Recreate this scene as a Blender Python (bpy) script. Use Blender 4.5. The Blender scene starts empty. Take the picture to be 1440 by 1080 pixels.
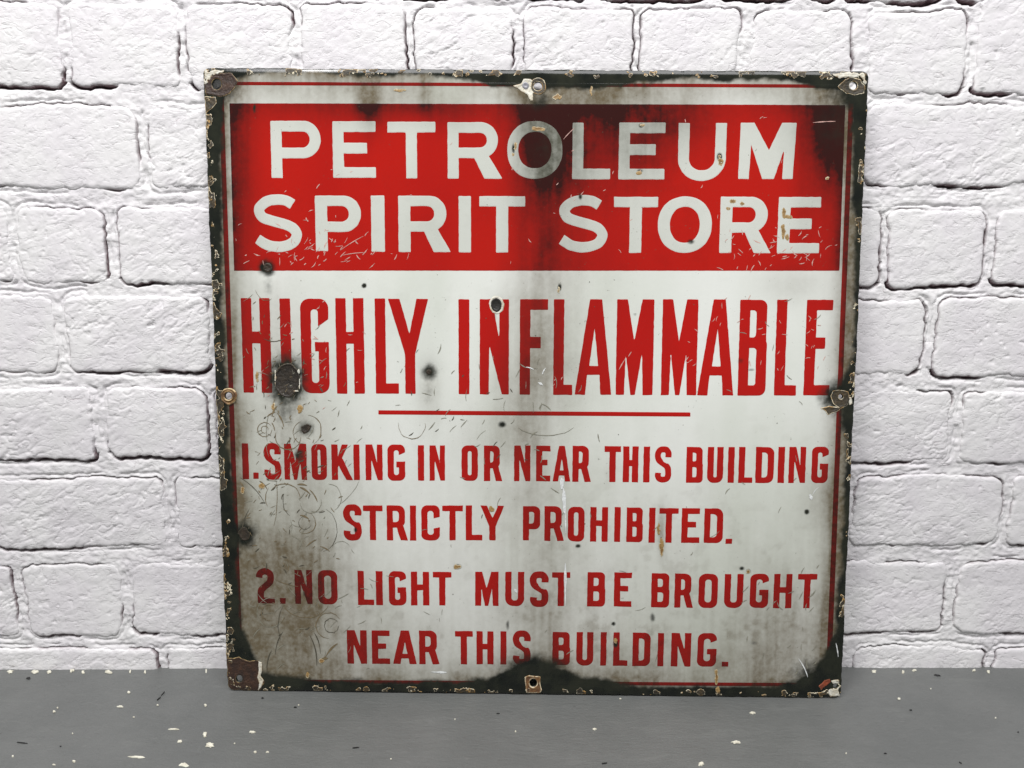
import bpy, math, random
import numpy as np

S = bpy.context.scene
# ------------------------------------------------------------------ camera
F_PX = 1040.0                       # focal length in pixels of a 1440 px wide picture
CAM_H, CAM_D, PITCH, ROLL, YAW = .4213, .7261, .1590, -.0028, -.0069
BX, BY, PSI, LEAN = .0256, -.04993, -.02425, .0590      # where the sign stands and how it leans

def Rx(a): c, s = math.cos(a), math.sin(a); return np.array([[1, 0, 0], [0, c, -s], [0, s, c]])
def Ry(a): c, s = math.cos(a), math.sin(a); return np.array([[c, 0, s], [0, 1, 0], [-s, 0, c]])
def Rz(a): c, s = math.cos(a), math.sin(a); return np.array([[c, -s, 0], [s, c, 0], [0, 0, 1]])
CR = Rz(YAW) @ Rx(-PITCH) @ Ry(ROLL)
CP = np.array([0, -CAM_D, CAM_H])
cam = bpy.data.cameras.new('camera'); camo = bpy.data.objects.new('camera', cam)
S.collection.objects.link(camo); S.camera = camo
cam.sensor_width = 36; cam.lens = 36 * F_PX / 1440; cam.clip_start = .01; cam.clip_end = 50
from mathutils import Matrix
m = np.eye(4); m[:3, 0] = CR[:, 0]; m[:3, 1] = CR[:, 2]; m[:3, 2] = -CR[:, 1]; m[:3, 3] = CP
camo.matrix_world = Matrix(m.tolist())

# ------------------------------------------------------------------ light
w = bpy.data.worlds.new('World'); S.world = w; w.use_nodes = True
w.node_tree.nodes['Background'].inputs[0].default_value = (.97, .985, .97, 1)
w.node_tree.nodes['Background'].inputs[1].default_value = .30
def area(name, loc, target, sx, sy, power, col):
    l = bpy.data.lights.new(name, 'AREA'); l.shape = 'RECTANGLE'; l.size = sx; l.size_y = sy
    l.energy = power; l.color = col
    o = bpy.data.objects.new(name, l); S.collection.objects.link(o); o.location = loc
    from mathutils import Vector
    o.rotation_euler = (Vector(target) - Vector(loc)).to_track_quat('-Z', 'Y').to_euler()
area('ceiling_light', (-.70, -1.0, 2.1), (0, 0, .3), .40, .40, 17, (1, .985, .97))
area('added_softbox', (.15, -1.45, 2.45), (0, 0, .2), 2.8, 1.0, 74, (.99, .985, 1))  # added softbox out of view, fills the scene and keeps the enamel dark
S.view_settings.view_transform = 'Standard'; S.view_settings.look = 'None'
S.view_settings.exposure = 0; S.view_settings.gamma = 1

# ------------------------------------------------------------------ helpers
def ray(px, py):
    px = np.asarray(px, float); py = np.asarray(py, float)
    d = np.stack([(px - 720) / F_PX, np.ones_like(px), -(py - 540) / F_PX], -1)
    return d @ CR.T
def to_wall(px, py):
    d = ray(px, py); t = (0 - CP[1]) / d[..., 1]; P = CP + d * t[..., None]; return P[..., 0], P[..., 2]
def to_floor(px, py):
    d = ray(px, py); t = (0 - CP[2]) / d[..., 2]; P = CP + d * t[..., None]; return P[..., 0], P[..., 1]
SR = Rz(PSI) @ Rx(-LEAN); SB = np.array([BX, BY, 0.0])
def to_sign(px, py):
    d = ray(px, py) @ SR; c = (CP - SB) @ SR
    t = -(c[1] + .0022) / d[..., 1]; return c[0] + t * d[..., 0], c[2] + t * d[..., 2]
def sign_px(u, v):                  # sign plane (m) -> place on the sign in reference units
    P = np.stack([u, np.zeros_like(u) - .0022, v], -1) @ SR.T + SB - CP
    q = P @ CR; return 720 + F_PX * q[..., 0] / q[..., 1], 540 - F_PX * q[..., 2] / q[..., 1]

def hsh(i, j, s):
    n = (i.astype(np.int64) * 374761393 + j.astype(np.int64) * 668265263 + s * 1442695041) & 0x7fffffff
    n = ((n ^ (n >> 13)) * 1274126177) & 0x7fffffff
    n = ((n ^ (n >> 16)) * 974634757) & 0x7fffffff
    return ((n ^ (n >> 15)) & 0xffffff) / float(0xffffff)
def vn(x, y, s=0):                  # value noise 0..1
    i = np.floor(x); j = np.floor(y); fx = x - i; fy = y - j
    fx = fx * fx * (3 - 2 * fx); fy = fy * fy * (3 - 2 * fy)
    a = hsh(i, j, s); b = hsh(i + 1, j, s); c = hsh(i, j + 1, s); d = hsh(i + 1, j + 1, s)
    return (a * (1 - fx) + b * fx) * (1 - fy) + (c * (1 - fx) + d * fx) * fy
def fbm(x, y, s=0, o=4):
    r = 0; a = .5; t = 0
    for k in range(o):
        r = r + a * vn(x * 2 ** k + 17.3 * k, y * 2 ** k - 9.1 * k, s + k); t += a; a *= .5
    return r / t
def sst(a, b, x):
    t = np.clip((x - a) / (b - a), 0, 1); return t * t * (3 - 2 * t)

CASES = {1: [['c0', 'e0', 'e3']], 2: [['c1', 'e1', 'e0']], 3: [['c0', 'c1', 'e1', 'e3']], 4: [['c2', 'e2', 'e1']],
         5: [['c0', 'e0', 'e3'], ['c2', 'e2', 'e1']], 6: [['c1', 'c2', 'e2', 'e0']], 7: [['c0', 'c1', 'c2', 'e2', 'e3']],
         8: [['c3', 'e3', 'e2']], 9: [['c0', 'e0', 'e2', 'c3']], 10: [['c1', 'e1', 'e0'], ['c3', 'e3', 'e2']],
         11: [['c0', 'c1', 'e1', 'e2', 'c3']], 12: [['c2', 'c3', 'e3', 'e1']], 13: [['c0', 'e0', 'e1', 'c2', 'c3']],
         14: [['c1', 'c2', 'c3', 'e3', 'e0']], 15: [['c0', 'c1', 'c2', 'c3']]}
def iso(x0, y0, x1, y1, step, F, keep=None):
    """marching squares of F(x,y) > 0: returns x, y of the vertices and the polygons (counter-clockwise)"""
    nx = max(2, int(math.ceil((x1 - x0) / step)) + 1); ny = max(2, int(math.ceil((y1 - y0) / step)) + 1)
    xs = np.linspace(x0, x1, nx); ys = np.linspace(y0, y1, ny); X, Y = np.meshgrid(xs, ys)
    V = F(X, Y); V = np.where(np.abs(V) < 1e-9, 1e-9, V); I = V > 0
    N = nx * ny
    def tt(a, b):
        d = a - b; d = np.where(np.abs(d) < 1e-12, 1e-12, d); return np.clip(a / d, .02, .98)
    th = tt(V[:, :-1], V[:, 1:]); tv = tt(V[:-1], V[1:])
    hx = X[:, :-1] + th * (X[:, 1:] - X[:, :-1]); hy = Y[:, :-1]
    vx = X[:-1]; vy = Y[:-1] + tv * (Y[1:] - Y[:-1])
    ax = np.concatenate([X.ravel(), hx.ravel(), vx.ravel()]); ay = np.concatenate([Y.ravel(), hy.ravel(), vy.ravel()])
    NH = ny * (nx - 1)
    code = I[:-1, :-1] * 1 + I[:-1, 1:] * 2 + I[1:, 1:] * 4 + I[1:, :-1] * 8
    if keep is not None: code = code * keep(X[:-1, :-1], Y[:-1, :-1])
    polys = []
    for k, pl in CASES.items():
        j, i = np.nonzero(code == k)
        if len(j) == 0: continue
        ids = {'c0': j * nx + i, 'c1': j * nx + i + 1, 'c2': (j + 1) * nx + i + 1, 'c3': (j + 1) * nx + i,
               'e0': N + j * (nx - 1) + i, 'e2': N + (j + 1) * (nx - 1) + i,
               'e3': N + NH + j * nx + i, 'e1': N + NH + j * nx + i + 1}
        for p in pl: polys.append(np.stack([ids[q] for q in p], 1))
    if not polys: return np.zeros(0), np.zeros(0), []
    used = np.unique(np.concatenate([p.ravel() for p in polys]))
    rm = np.full(len(ax), -1); rm[used] = np.arange(len(used))
    return ax[used], ay[used], [rm[p] for p in polys]

def mesh(name, co, polys, mat, parent=None, attrs=None, smooth=True, link=True):
    me = bpy.data.meshes.new(name)
    loops = np.concatenate([p.ravel() for p in polys]).astype(np.int32)
    sizes = np.concatenate([np.full(len(p), p.shape[1]) for p in polys]).astype(np.int32)
    starts = np.concatenate([[0], np.cumsum(sizes)[:-1]]).astype(np.int32)
    me.vertices.add(len(co)); me.vertices.foreach_set('co', np.asarray(co, np.float32).ravel())
    me.loops.add(len(loops)); me.loops.foreach_set('vertex_index', loops)
    me.polygons.add(len(sizes)); me.polygons.foreach_set('loop_start', starts)
    me.polygons.foreach_set('loop_total', sizes)
    me.polygons.foreach_set('use_smooth', np.full(len(sizes), smooth))
    me.update(calc_edges=True); me.validate()
    for k, v in (attrs or {}).items():
        a = me.attributes.new(k, 'FLOAT', 'POINT'); a.data.foreach_set('value', np.asarray(v, np.float32))
    me.materials.append(mat)
    o = bpy.data.objects.new(name, me)
    if link: S.collection.objects.link(o)
    if parent: o.parent = parent
    return o
def border(polys):                   # edges used once, oriented
    e = np.concatenate([np.stack([p, np.roll(p, -1, 1)], -1).reshape(-1, 2) for p in polys])
    M = e.max() + 1; k = e[:, 0] * M + e[:, 1]; r = e[:, 1] * M + e[:, 0]
    return e[~np.isin(k, r)]
def with_skirt(co, polys, off, attrs=None, back=False):
    """adds a wall round the border, moved by off, and optionally a back face"""
    n = len(co); b = border(polys)
    if back:
        co2 = np.concatenate([co, co + off]); polys2 = polys + [p[:, ::-1] + n for p in polys]
        q = np.stack([b[:, 1], b[:, 0], b[:, 0] + n, b[:, 1] + n], 1)
        at = {k: np.concatenate([v, v]) for k, v in (attrs or {}).items()}
        return co2, polys2 + [q], at
    u = np.unique(b); rm = np.full(n, -1); rm[u] = np.arange(len(u)) + n
    co2 = np.concatenate([co, co[u] + off]); q = np.stack([b[:, 1], b[:, 0], rm[b[:, 0]], rm[b[:, 1]]], 1)
    at = {k: np.concatenate([v, v[u]]) for k, v in (attrs or {}).items()}
    return co2, polys + [q], at

# ------------------------------------------------------------------ materials
def newmat(name):
    mt = bpy.data.materials.new(name); mt.use_nodes = True; nt = mt.node_tree
    return mt, nt, nt.nodes['Principled BSDF']
class G:
    def __init__(s, nt): s.nt = nt; s.tc = nt.nodes.new('ShaderNodeTexCoord')
    def n(s, t, **k):
        x = s.nt.nodes.new(t)
        for a, b in k.items(): setattr(x, a, b)
        return x
    def l(s, a, b): s.nt.links.new(a, b)
    def put(s, sock, v):
        if hasattr(v, 'links') or hasattr(v, 'node'): s.l(v, sock)
        else: sock.default_value = v
    def noise(s, scale, detail=4, rough=.55, stretch=None, dist=0, rot=None):
        x = s.n('ShaderNodeTexNoise'); x.inputs['Scale'].default_value = scale; x.inputs['Detail'].default_value = detail
        x.inputs['Roughness'].default_value = rough; x.inputs['Distortion'].default_value = dist
        mp = s.n('ShaderNodeMapping'); s.l(s.tc.outputs['Object'], mp.inputs['Vector'])
        if stretch: mp.inputs['Scale'].default_value = stretch
        if rot: mp.inputs['Rotation'].default_value = rot
        s.l(mp.outputs[0], x.inputs['Vector']); return x.outputs['Fac']
    def math(s, op, a, b=None, c=None, clamp=False):
        x = s.n('ShaderNodeMath', operation=op); x.use_clamp = clamp
        s.put(x.inputs[0], a)
        if b is not None: s.put(x.inputs[1], b)
        if c is not None: s.put(x.inputs[2], c)
        return x.outputs[0]
    def ss(s, v, a, b, lo=0, hi=1):
        x = s.n('ShaderNodeMapRange', interpolation_type='SMOOTHSTEP'); s.put(x.inputs[0], v)
        for i, q in enumerate((a, b, lo, hi)): x.inputs[i + 1].default_value = q
        return x.outputs[0]
    def mix(s, f, a, b):
        x = s.n('ShaderNodeMix', data_type='RGBA'); s.put(x.inputs[0], f)
        for sock, v in ((x.inputs[6], a), (x.inputs[7], b)):
            if isinstance(v, tuple): sock.default_value = (*v, 1)
            else: s.l(v, sock)
        return x.outputs[2]
    def attr(s, name):
        x = s.n('ShaderNodeAttribute'); x.attribute_name = name; return x.outputs['Fac']
    def bump(s, h, strength, dist, bsdf):
        x = s.n('ShaderNodeBump'); x.inputs['Strength'].default_value = strength; x.inputs['Distance'].default_value = dist
        s.l(h, x.inputs['Height']); s.l(x.outputs[0], bsdf.inputs['Normal'])

def enamel(name, base, tint, film_refl_col, rough=.09, film_refl_gain=1.0):
    mt, nt, b = newmat(name); g = G(nt); b.inputs['Coat Weight'].default_value = .0
    n1 = g.noise(38, 5, .6); n2 = g.noise(230, 4, .6); n3 = g.noise(9, 3, .5, (1, 1, .35))
    n4 = g.noise(900, 2, .5)
    film_refl = g.attr('film_refl'); soot_refl = g.attr('soot_refl')
    col = g.mix(g.ss(n3, .35, .7), base, tint)
    f = g.math('MULTIPLY', film_refl, g.math('ADD', .42, g.math('ADD', g.math('MULTIPLY', n1, .55), g.math('MULTIPLY', n2, .45))))
    f = g.math('MULTIPLY', f, film_refl_gain, clamp=True)
    col = g.mix(f, col, film_refl_col)  # mixes in grime and the painted dark reflections
    spk = g.math('MULTIPLY', g.ss(g.noise(420, 2, .5), .69, .75), g.ss(n1, .45, .62))
    col = g.mix(g.math('MULTIPLY', spk, .55), col, (.09, .08, .055))
    s1 = g.math('ADD', soot_refl, g.math('MULTIPLY', g.math('SUBTRACT', n2, .5), .35))
    s1 = g.math('MULTIPLY', g.ss(s1, .12, .85), g.ss(soot_refl, .0, .12))
    sc = g.mix(g.ss(n1, .35, .65), (.006, .008, .006), (.020, .022, .014))
    col = g.mix(s1, col, sc)
    g.l(col, b.inputs['Base Color'])
    b.inputs['Specular IOR Level'].default_value = .38
    r = g.math('ADD', g.math('MULTIPLY', f, .04), g.math('ADD', rough, g.math('MULTIPLY', n2, .06)))
    g.l(r, b.inputs['Roughness'])
    g.bump(g.math('ADD', g.math('MULTIPLY', n1, .8), g.math('MULTIPLY', n2, .18)), .22, .0012, b)
    return mt
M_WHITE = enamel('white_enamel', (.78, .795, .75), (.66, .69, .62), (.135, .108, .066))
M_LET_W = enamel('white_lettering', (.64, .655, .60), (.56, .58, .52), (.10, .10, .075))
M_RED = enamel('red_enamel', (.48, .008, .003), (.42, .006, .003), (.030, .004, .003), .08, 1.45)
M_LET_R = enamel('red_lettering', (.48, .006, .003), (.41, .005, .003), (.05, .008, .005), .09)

def rust_mat(name, brown=(.035, .022, .014), brown2=(.09, .045, .022), edge=(.72, .62, .40), edge2=(.30, .16, .05), lo=.0, hi=.45):
    mt, nt, b = newmat(name); g = G(nt)
    n1 = g.noise(160, 4, .65); n2 = g.noise(600, 4, .7); n3 = g.noise(70, 3, .6)
    c = g.attr('chip')              # mm inside the outline
    c = g.math('ADD', c, g.math('MULTIPLY', g.math('SUBTRACT', n3, .5), 1.6))
    col = g.mix(g.ss(n1, .35, .68), brown, brown2)
    e = g.mix(g.ss(n1, .42, .6), edge, edge2)
    col = g.mix(g.ss(c, lo, hi), e, col)
    g.l(col, b.inputs['Base Color']); b.inputs['Roughness'].default_value = .55
    g.bump(g.math('ADD', n1, g.math('MULTIPLY', n2, .5)), .7, .0015, b)
    return mt
M_RUST = rust_mat('dark_rust', (.022, .017, .011), (.045, .03, .018), (.05, .04, .022), (.03, .022, .012), .1, .9)
M_CHIP = rust_mat('chipped_enamel', (.03, .026, .018), (.07, .05, .025), (.86, .78, .58), (.45, .27, .09), .12, .62)
M_CREAM = rust_mat('bare_ground_coat', (.72, .70, .62), (.55, .50, .38), (.80, .76, .62), (.35, .2, .08), .0, .5)
M_BROWN = rust_mat('brown_rust', (.030, .016, .011), (.060, .028, .015), (.06, .04, .02), (.5, .36, .16), .0, .6)

def flat(name, col, rough=.6):
    mt, nt, b = newmat(name); g = G(nt); n = g.noise(400, 3, .6)
    g.l(g.mix(g.ss(n, .3, .7), col, tuple(c * .7 for c in col)), b.inputs['Base Color'])
    b.inputs['Roughness'].default_value = rough; return mt
M_SCD = flat('dark_scratch', (.085, .075, .05)); M_SCB = flat('brown_scratch', (.20, .15, .08)); M_SCL = flat('pale_scratch', (.70, .42, .36))
M_SCF = flat('faint_scratch', (.27, .26, .20)); M_SCW = flat('white_scuff', (.85, .87, .86), .2)

def wall_mat(name, mortar=False):
    mt, nt, b = newmat(name); g = G(nt)
    n1 = g.noise(16, 4, .6); n2 = g.noise(150, 5, .65); n3 = g.noise(420, 4, .6)
    n4 = g.noise(75, 4, .7, (1, 1, 2.2), 1.2, (0, .5, 0))
    col = g.mix(g.ss(n1, .35, .65), (.81, .795, .795), (.77, .742, .762))
    col = g.mix(g.math('MULTIPLY', g.ss(n4, .62, .72), .35), col, (.42, .34, .36))
    if True:
        bare_shade = g.math('MULTIPLY', g.attr('bare_shade'), g.ss(n2, .22, .42))
        col = g.mix(bare_shade, col, (.15, .095, .105))  # mauve of unpainted cracks, with painted shade
    # the wall is papered in sheets: the sheet between the two seams is a touch greyer
    sp = g.n('ShaderNodeSeparateXYZ'); g.l(g.tc.outputs['Object'], sp.inputs[0]); z = sp.outputs['Z']
    band = g.math('MULTIPLY', g.math('GREATER_THAN', z, SEAM_LO), g.math('LESS_THAN', z, SEAM_HI))
    col = g.mix(g.math('MULTIPLY', band, .10), col, (.30, .29, .31))
    g.l(col, b.inputs['Base Color']); b.inputs['Roughness'].default_value = .5
    b.inputs['Specular IOR Level'].default_value = .35
    h = g.math('ADD', g.math('MULTIPLY', n2, .6), g.math('ADD', g.math('MULTIPLY', n3, .2), g.math('MULTIPLY', g.ss(n4, .5, .72), -.6)))
    g.bump(h, .45, .0016, b)
    return mt
SEAM_HI = float(to_wall(100, 578)[1]); SEAM_LO = float(to_wall(100, 823)[1])
M_BRICK = wall_mat('painted_brick'); M_MORTAR = wall_mat('painted_mortar', True)

# ------------------------------------------------------------------ floor
def floor_material():
    mt, nt, b = newmat('grey_floor_paint'); g = G(nt)
    n1 = g.noise(9, 5, .65); n2 = g.noise(60, 5, .65, (.22, 1, 1), .6, (0, 0, .12)); n3 = g.noise(420, 3, .6, (.5, 1, 1)); n5 = g.noise(210, 4, .7, (.35, 1, 1), 1.2, (0, 0, .3))
    col = g.mix(g.ss(n1, .3, .7), (.120, .125, .121), (.146, .150, .145))
    col = g.mix(g.math('MULTIPLY', g.ss(n2, .56, .70), .25), col, (.19, .195, .185))
    col = g.mix(g.math('MULTIPLY', g.ss(n5, .58, .70), .16), col, (.22, .225, .215))
    col = g.mix(g.math('MULTIPLY', g.ss(n5, .42, .32), .18), col, (.07, .07, .068))
    d = g.noise(130, 3, .5, (.3, 1, 1), 1.5, (0, 0, .25))
    col = g.mix(g.math('MULTIPLY', g.ss(d, .74, .80), .6), col, (.035, .035, .032))
    g.l(col, b.inputs['Base Color'])
    g.l(g.math('ADD', .34, g.math('MULTIPLY', n2, .25)), b.inputs['Roughness'])
    g.bump(g.math('ADD', g.math('ADD', n2, g.math('MULTIPLY', n5, .8)), g.math('MULTIPLY', n3, .35)), .4, .002, b)
    return mt
M_FLOOR = floor_material()
nx, ny = 240, 170
X, Y = np.meshgrid(np.linspace(-1.0, 1.0, nx), np.linspace(.012, -1.2, ny))
Z = (fbm(X * 14, Y * 30, 5, 3) - .5) * .0010 - .0002
Z = np.where(np.abs(Y - SB[1]) < .03, Z - .0003, Z)
idx = np.arange(nx * ny).reshape(ny, nx)
q = np.stack([idx[:-1, :-1], idx[1:, :-1], idx[1:, 1:], idx[:-1, 1:]], -1).reshape(-1, 4)
co = np.stack([X, Y, Z], -1).reshape(-1, 3)
co, pl, _ = with_skirt(co, [q], np.array([0, 0, -.04]))
floor = mesh('floor', co, pl, M_FLOOR); floor['kind'] = 'structure'

# ------------------------------------------------------------------ brick wall
def empty(name, label, cat, loc=(0, 0, 0)):
    o = bpy.data.objects.new(name, None); S.collection.objects.link(o); o.location = loc
    o['label'] = label; o['category'] = cat; return o
wall = empty('brick_wall', 'white painted rough brick wall behind the enamel sign', 'wall')
ROWS = [  # top, bottom, brick spans across (reference units)
    (-262, -146, -8, []),
    (-138, -9, 10, [(-160, -10), (5, 165), (180, 325), (342, 500), (515, 660), (675, 830), (845, 1000), (1015, 1180), (1192, 1335)]),
    (7, 123, 9, [(-60, 84), (97, 249), (262, 409), (424, 571), (585, 722), (741, 886), (899, 1038), (1058, 1198), (1222, 1357), (1374, 1520)]),
    (150, 263, -2, [(-70, 192), (209, 350), (365, 520), (535, 690), (705, 860), (875, 1030), (1045, 1200), (1216, 1470)]),
    (292, 398, 4, [(-130, 12), (28, 145), (166, 320), (335, 480), (495, 640), (655, 800), (815, 960), (975, 1100), (1115, 1237), (1250, 1385), (1402, 1530)]),
    (417, 523, 4, [(-120, 76), (95, 293), (308, 500), (516, 700), (716, 900), (916, 1100), (1116, 1299), (1316, 1520)]),
    (546, 645, 4, [(-20, 131), (151, 292), (306, 500), (516, 700), (716, 900), (916, 1100), (1116, 1336), (1352, 1540)]),
    (672, 769, -2, [(-60, 230), (248, 420), (436, 620), (636, 820), (836, 1020), (1036, 1186), (1200, 1404), (1420, 1600)]),
    (795, 893, -4, [(-90, 20), (38, 170), (188, 330), (346, 500), (516, 700), (716, 900), (916, 1100), (1116, 1328), (1348, 1520)]),
    (913, 1015, -2, [(-120, 222), (237, 400), (416, 600), (616, 800), (816, 1000), (1016, 1184), (1200, 1382), (1396, 1560)])]
bricks = []
rr = random.Random(4)
for yt, yb, dy, sp in ROWS:
    sp = list(sp)
    if not sp: sp = [(700, 850)]
    while sp[0][0] > -330: e = sp[0][0] - 15; sp.insert(0, (e - 150 - rr.randint(-8, 10), e))
    while sp[-1][1] < 1760: e = sp[-1][1] + 15; sp.append((e, e + 150 + rr.randint(-8, 10)))
    for a, b in sp:
        t = ((a + b) / 2 - 300) / 1000 * dy if abs((a + b) / 2 - 720) < 1000 else 0
        y0, y1 = yt + t, yb + t
        if a > 1365 and yt == 7: y0, y1 = -8, 134
        ym = (y0 + y1) / 2; xm = (a + b) / 2
        xa = float(to_wall(a, ym)[0]); xb = float(to_wall(b, ym)[0])
        za = float(to_wall(xm, y1)[1]); zb = float(to_wall(xm, y0)[1])
        bricks.append((xa, za, xb, zb))
def sdrb(X, Y, x0, y0, x1, y1, r):
    qx = np.abs(X - (x0 + x1) / 2) - (x1 - x0) / 2 + r; qy = np.abs(Y - (y0 + y1) / 2) - (y1 - y0) / 2 + r
    return np.hypot(np.maximum(qx, 0), np.maximum(qy, 0)) + np.minimum(np.maximum(qx, qy), 0) - r
def warp(X, Z):
    return (X + (fbm(X * 28, Z * 28, 11, 3) - .5) * .009 + (vn(X * 200, Z * 200, 12) - .5) * .0022,
            Z + (fbm(X * 24, Z * 30, 31, 3) - .5) * .008 + (vn(X * 200, Z * 200, 33) - .5) * .0022)
def brick_sd(XW, ZW, bk, k):
    return sdrb(XW, ZW, *bk, .006 + .006 * ((k * 37) % 10) / 10)
HX0, HZ1 = to_wall(345, 160); HX1, HZ0 = to_wall(1135, 900)
HX0, HZ1, HX1, HZ0 = map(float, (HX0, HZ1, HX1, HZ0))
def relief(X, Z, k):
    a = -.5; xr = X * math.cos(a) - Z * math.sin(a); zr = X * math.sin(a) + Z * math.cos(a)
    o = k * 3.7
    smooth = sst(.36, .56, fbm(X * 14 + o, Z * 16, 61, 3)); A = .22 + .50 * ((k * 53) % 11) / 10
    n = (fbm(X * 22 + o, Z * 26, 41, 3) - .5) * .0026
    g1 = fbm(xr * 75 + o, zr * 210, 51, 4)
    n = n + (g1 - .5) * .0021 * (.16 + .75 * (1 - smooth))
    rid = 1 - np.abs(fbm(xr * 45 + o, zr * 90, 71, 3) - .5) * 2
    n = n - sst(.93, 1, rid) * .0011 * (1 - .6 * smooth)
    pit = vn(X * 210 + o, Z * 210, 81)
    n = n - sst(.80, .93, pit) * .0013 * sst(.45, .6, vn(X * 40, Z * 40 + o, 82))
    lump = sst(.55, .62, fbm(xr * 60 + o, zr * 130, 91, 3)) * .0005 * (1 - .7 * smooth)
    return (n + lump) * A + (fbm(X * 150, Z * 150, 95, 3) - .5) * .0007
R2 = random.Random(9)
VIS = []
for k, bk in enumerate(bricks):
    xa, za, xb, zb = bk
    if zb < -.01: continue
    hid = xa > HX0 and xb < HX1 and za > HZ0 and zb < HZ1
    off = xb < -.62 or xa > .66 or za > .76
    step = .004 if hid else (.0022 if off else .00095)
    f = lambda X, Z: .0012 - brick_sd(*warp(X, Z), bk, k)
    gx, gz, polys = iso(xa - .012, max(za - .012, -.01), xb + .012, zb + .012, step, f)
    sd = brick_sd(*warp(gx, gz), bk, k)
    bow = (1 - ((gx - (xa + xb) / 2) / ((xb - xa) / 2)) ** 2) * (1 - ((gz - (za + zb) / 2) / ((zb - za) / 2)) ** 2)
    t = np.clip((sd + .0034) / .0038, 0, 1)
    h = R2.uniform(-.0006, .0012) + bow * .0006 + relief(gx, gz, k) - .0014 * t ** 1.8 - .006 * sst(.0001, .0012, sd)
    co = np.stack([gx, -h, gz], -1)
    md = fbm(gx * 26, gz * 26, 101, 3); low = sst(.010, .002, gz - za) + .5 * sst(.006, .001, xb - gx)
    bare_shade = sst(-.0011, .0002, sd) * np.clip(low, 0, 1) * sst(.42, .56, md) + sst(-.0002, .0006, sd) * .6 * sst(.52, .62, md)  # colour of bare cracks, plus shade painted under and right of the brick
    co, polys, ab = with_skirt(co, polys, np.array([0, .012, 0]), {'bare_shade': np.clip(bare_shade, 0, 1)})
    mesh('brick', co, polys, M_BRICK, wall, ab)
# mortar: one bed showing in all the joints
XL, XR, ZB, ZT = -.80, .84, -.01, .90
def all_sd(X, Z):
    XW, ZW = warp(X, Z); D = np.full(X.shape, .03)
    xs = X[0]; zs = Z[:, 0]
    for k, bk in enumerate(bricks):
        i0, i1 = np.searchsorted(xs, [bk[0] - .03, bk[2] + .03]); j0, j1 = np.searchsorted(zs, [bk[1] - .03, bk[3] + .03])
        if i1 <= i0 or j1 <= j0: continue
        s = (slice(j0, j1), slice(i0, i1)); D[s] = np.minimum(D[s], brick_sd(XW[s], ZW[s], bk, k))
    return D
def near_sd(x, z):                  # scattered points: distance and whether the joint lies below / right of the brick
    XW, ZW = warp(x, z); D = np.full(x.shape, .03); side = np.zeros(x.shape)
    for k, bk in enumerate(bricks):
        m = (x > bk[0] - .02) & (x < bk[2] + .02) & (z > bk[1] - .02) & (z < bk[3] + .02)
        if not m.any(): continue
        d = brick_sd(XW[m], ZW[m], bk, k); cur = D[m]; better = d < cur
        b = np.where(ZW[m] < bk[1] + .006, 1.0, 0) + np.where(XW[m] > bk[2] - .003, .35, 0)
        D[m] = np.where(better, d, cur); side[m] = np.where(better, b, side[m])
    return D, np.clip(side, 0, 1)
def mortar_mesh(x0, z0, x1, z1, step, keep, name='mortar'):
    gx, gz, polys = iso(x0, z0, x1, z1, step, lambda X, Z: all_sd(X, Z) + .0016, keep)
    sd, side = near_sd(gx, gz)
    mod = fbm(gx * 26, gz * 26, 101, 3)
    crack = np.clip(sst(.50, .64, mod) * .8 + side * sst(.42, .56, mod), 0, 1.1)
    wdt = .0011 + .0020 * side * sst(.38, .62, mod)
    gr = 1 - sst(wdt * .55, wdt * 1.25, sd)
    h = -.0012 + (fbm(gx * 50, gz * 110, 111, 4) - .5) * .0023 + (vn(gx * 260, gz * 260, 113) - .5) * .0008
    rl = 1 - np.abs(fbm(gx * 18, gz * 75, 121, 3) - .5) * 2
    crease = sst(.93, .99, rl) * .0006 * sst(.45, .6, vn(gx * 12, gz * 30, 77))
    lip = np.exp(-((sd - .0045) / .0012) ** 2) * sst(.45, .6, fbm(gx * 33, gz * 60, 141, 2))
    h = h - crease - gr * crack * .0072 - lip * .0018 - (vn(gx * 420, gz * 420, 151) - .5) * .0007
    bare_shade = np.clip(gr * crack * 1.7, 0, 1) * sst(.22, .42, fbm(gx * 90, gz * 90, 131, 2))  # bare mortar in cracks, plus painted shade below and right of bricks
    co = np.stack([gx, -h, gz], -1)
    return mesh(name, co, polys, M_MORTAR, wall, {'bare_shade': np.clip(bare_shade, 0, 1)})
inh = lambda X, Z: ((X > HX0) & (X < HX1) & (Z > HZ0) & (Z < HZ1))
mortar_mesh(XL, ZB, XR, ZT, .00115, lambda X, Z: ~inh(X, Z))
mortar_mesh(HX0 - .004, HZ0 - .004, HX1 + .004, HZ1 + .004, .004, None)

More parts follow.
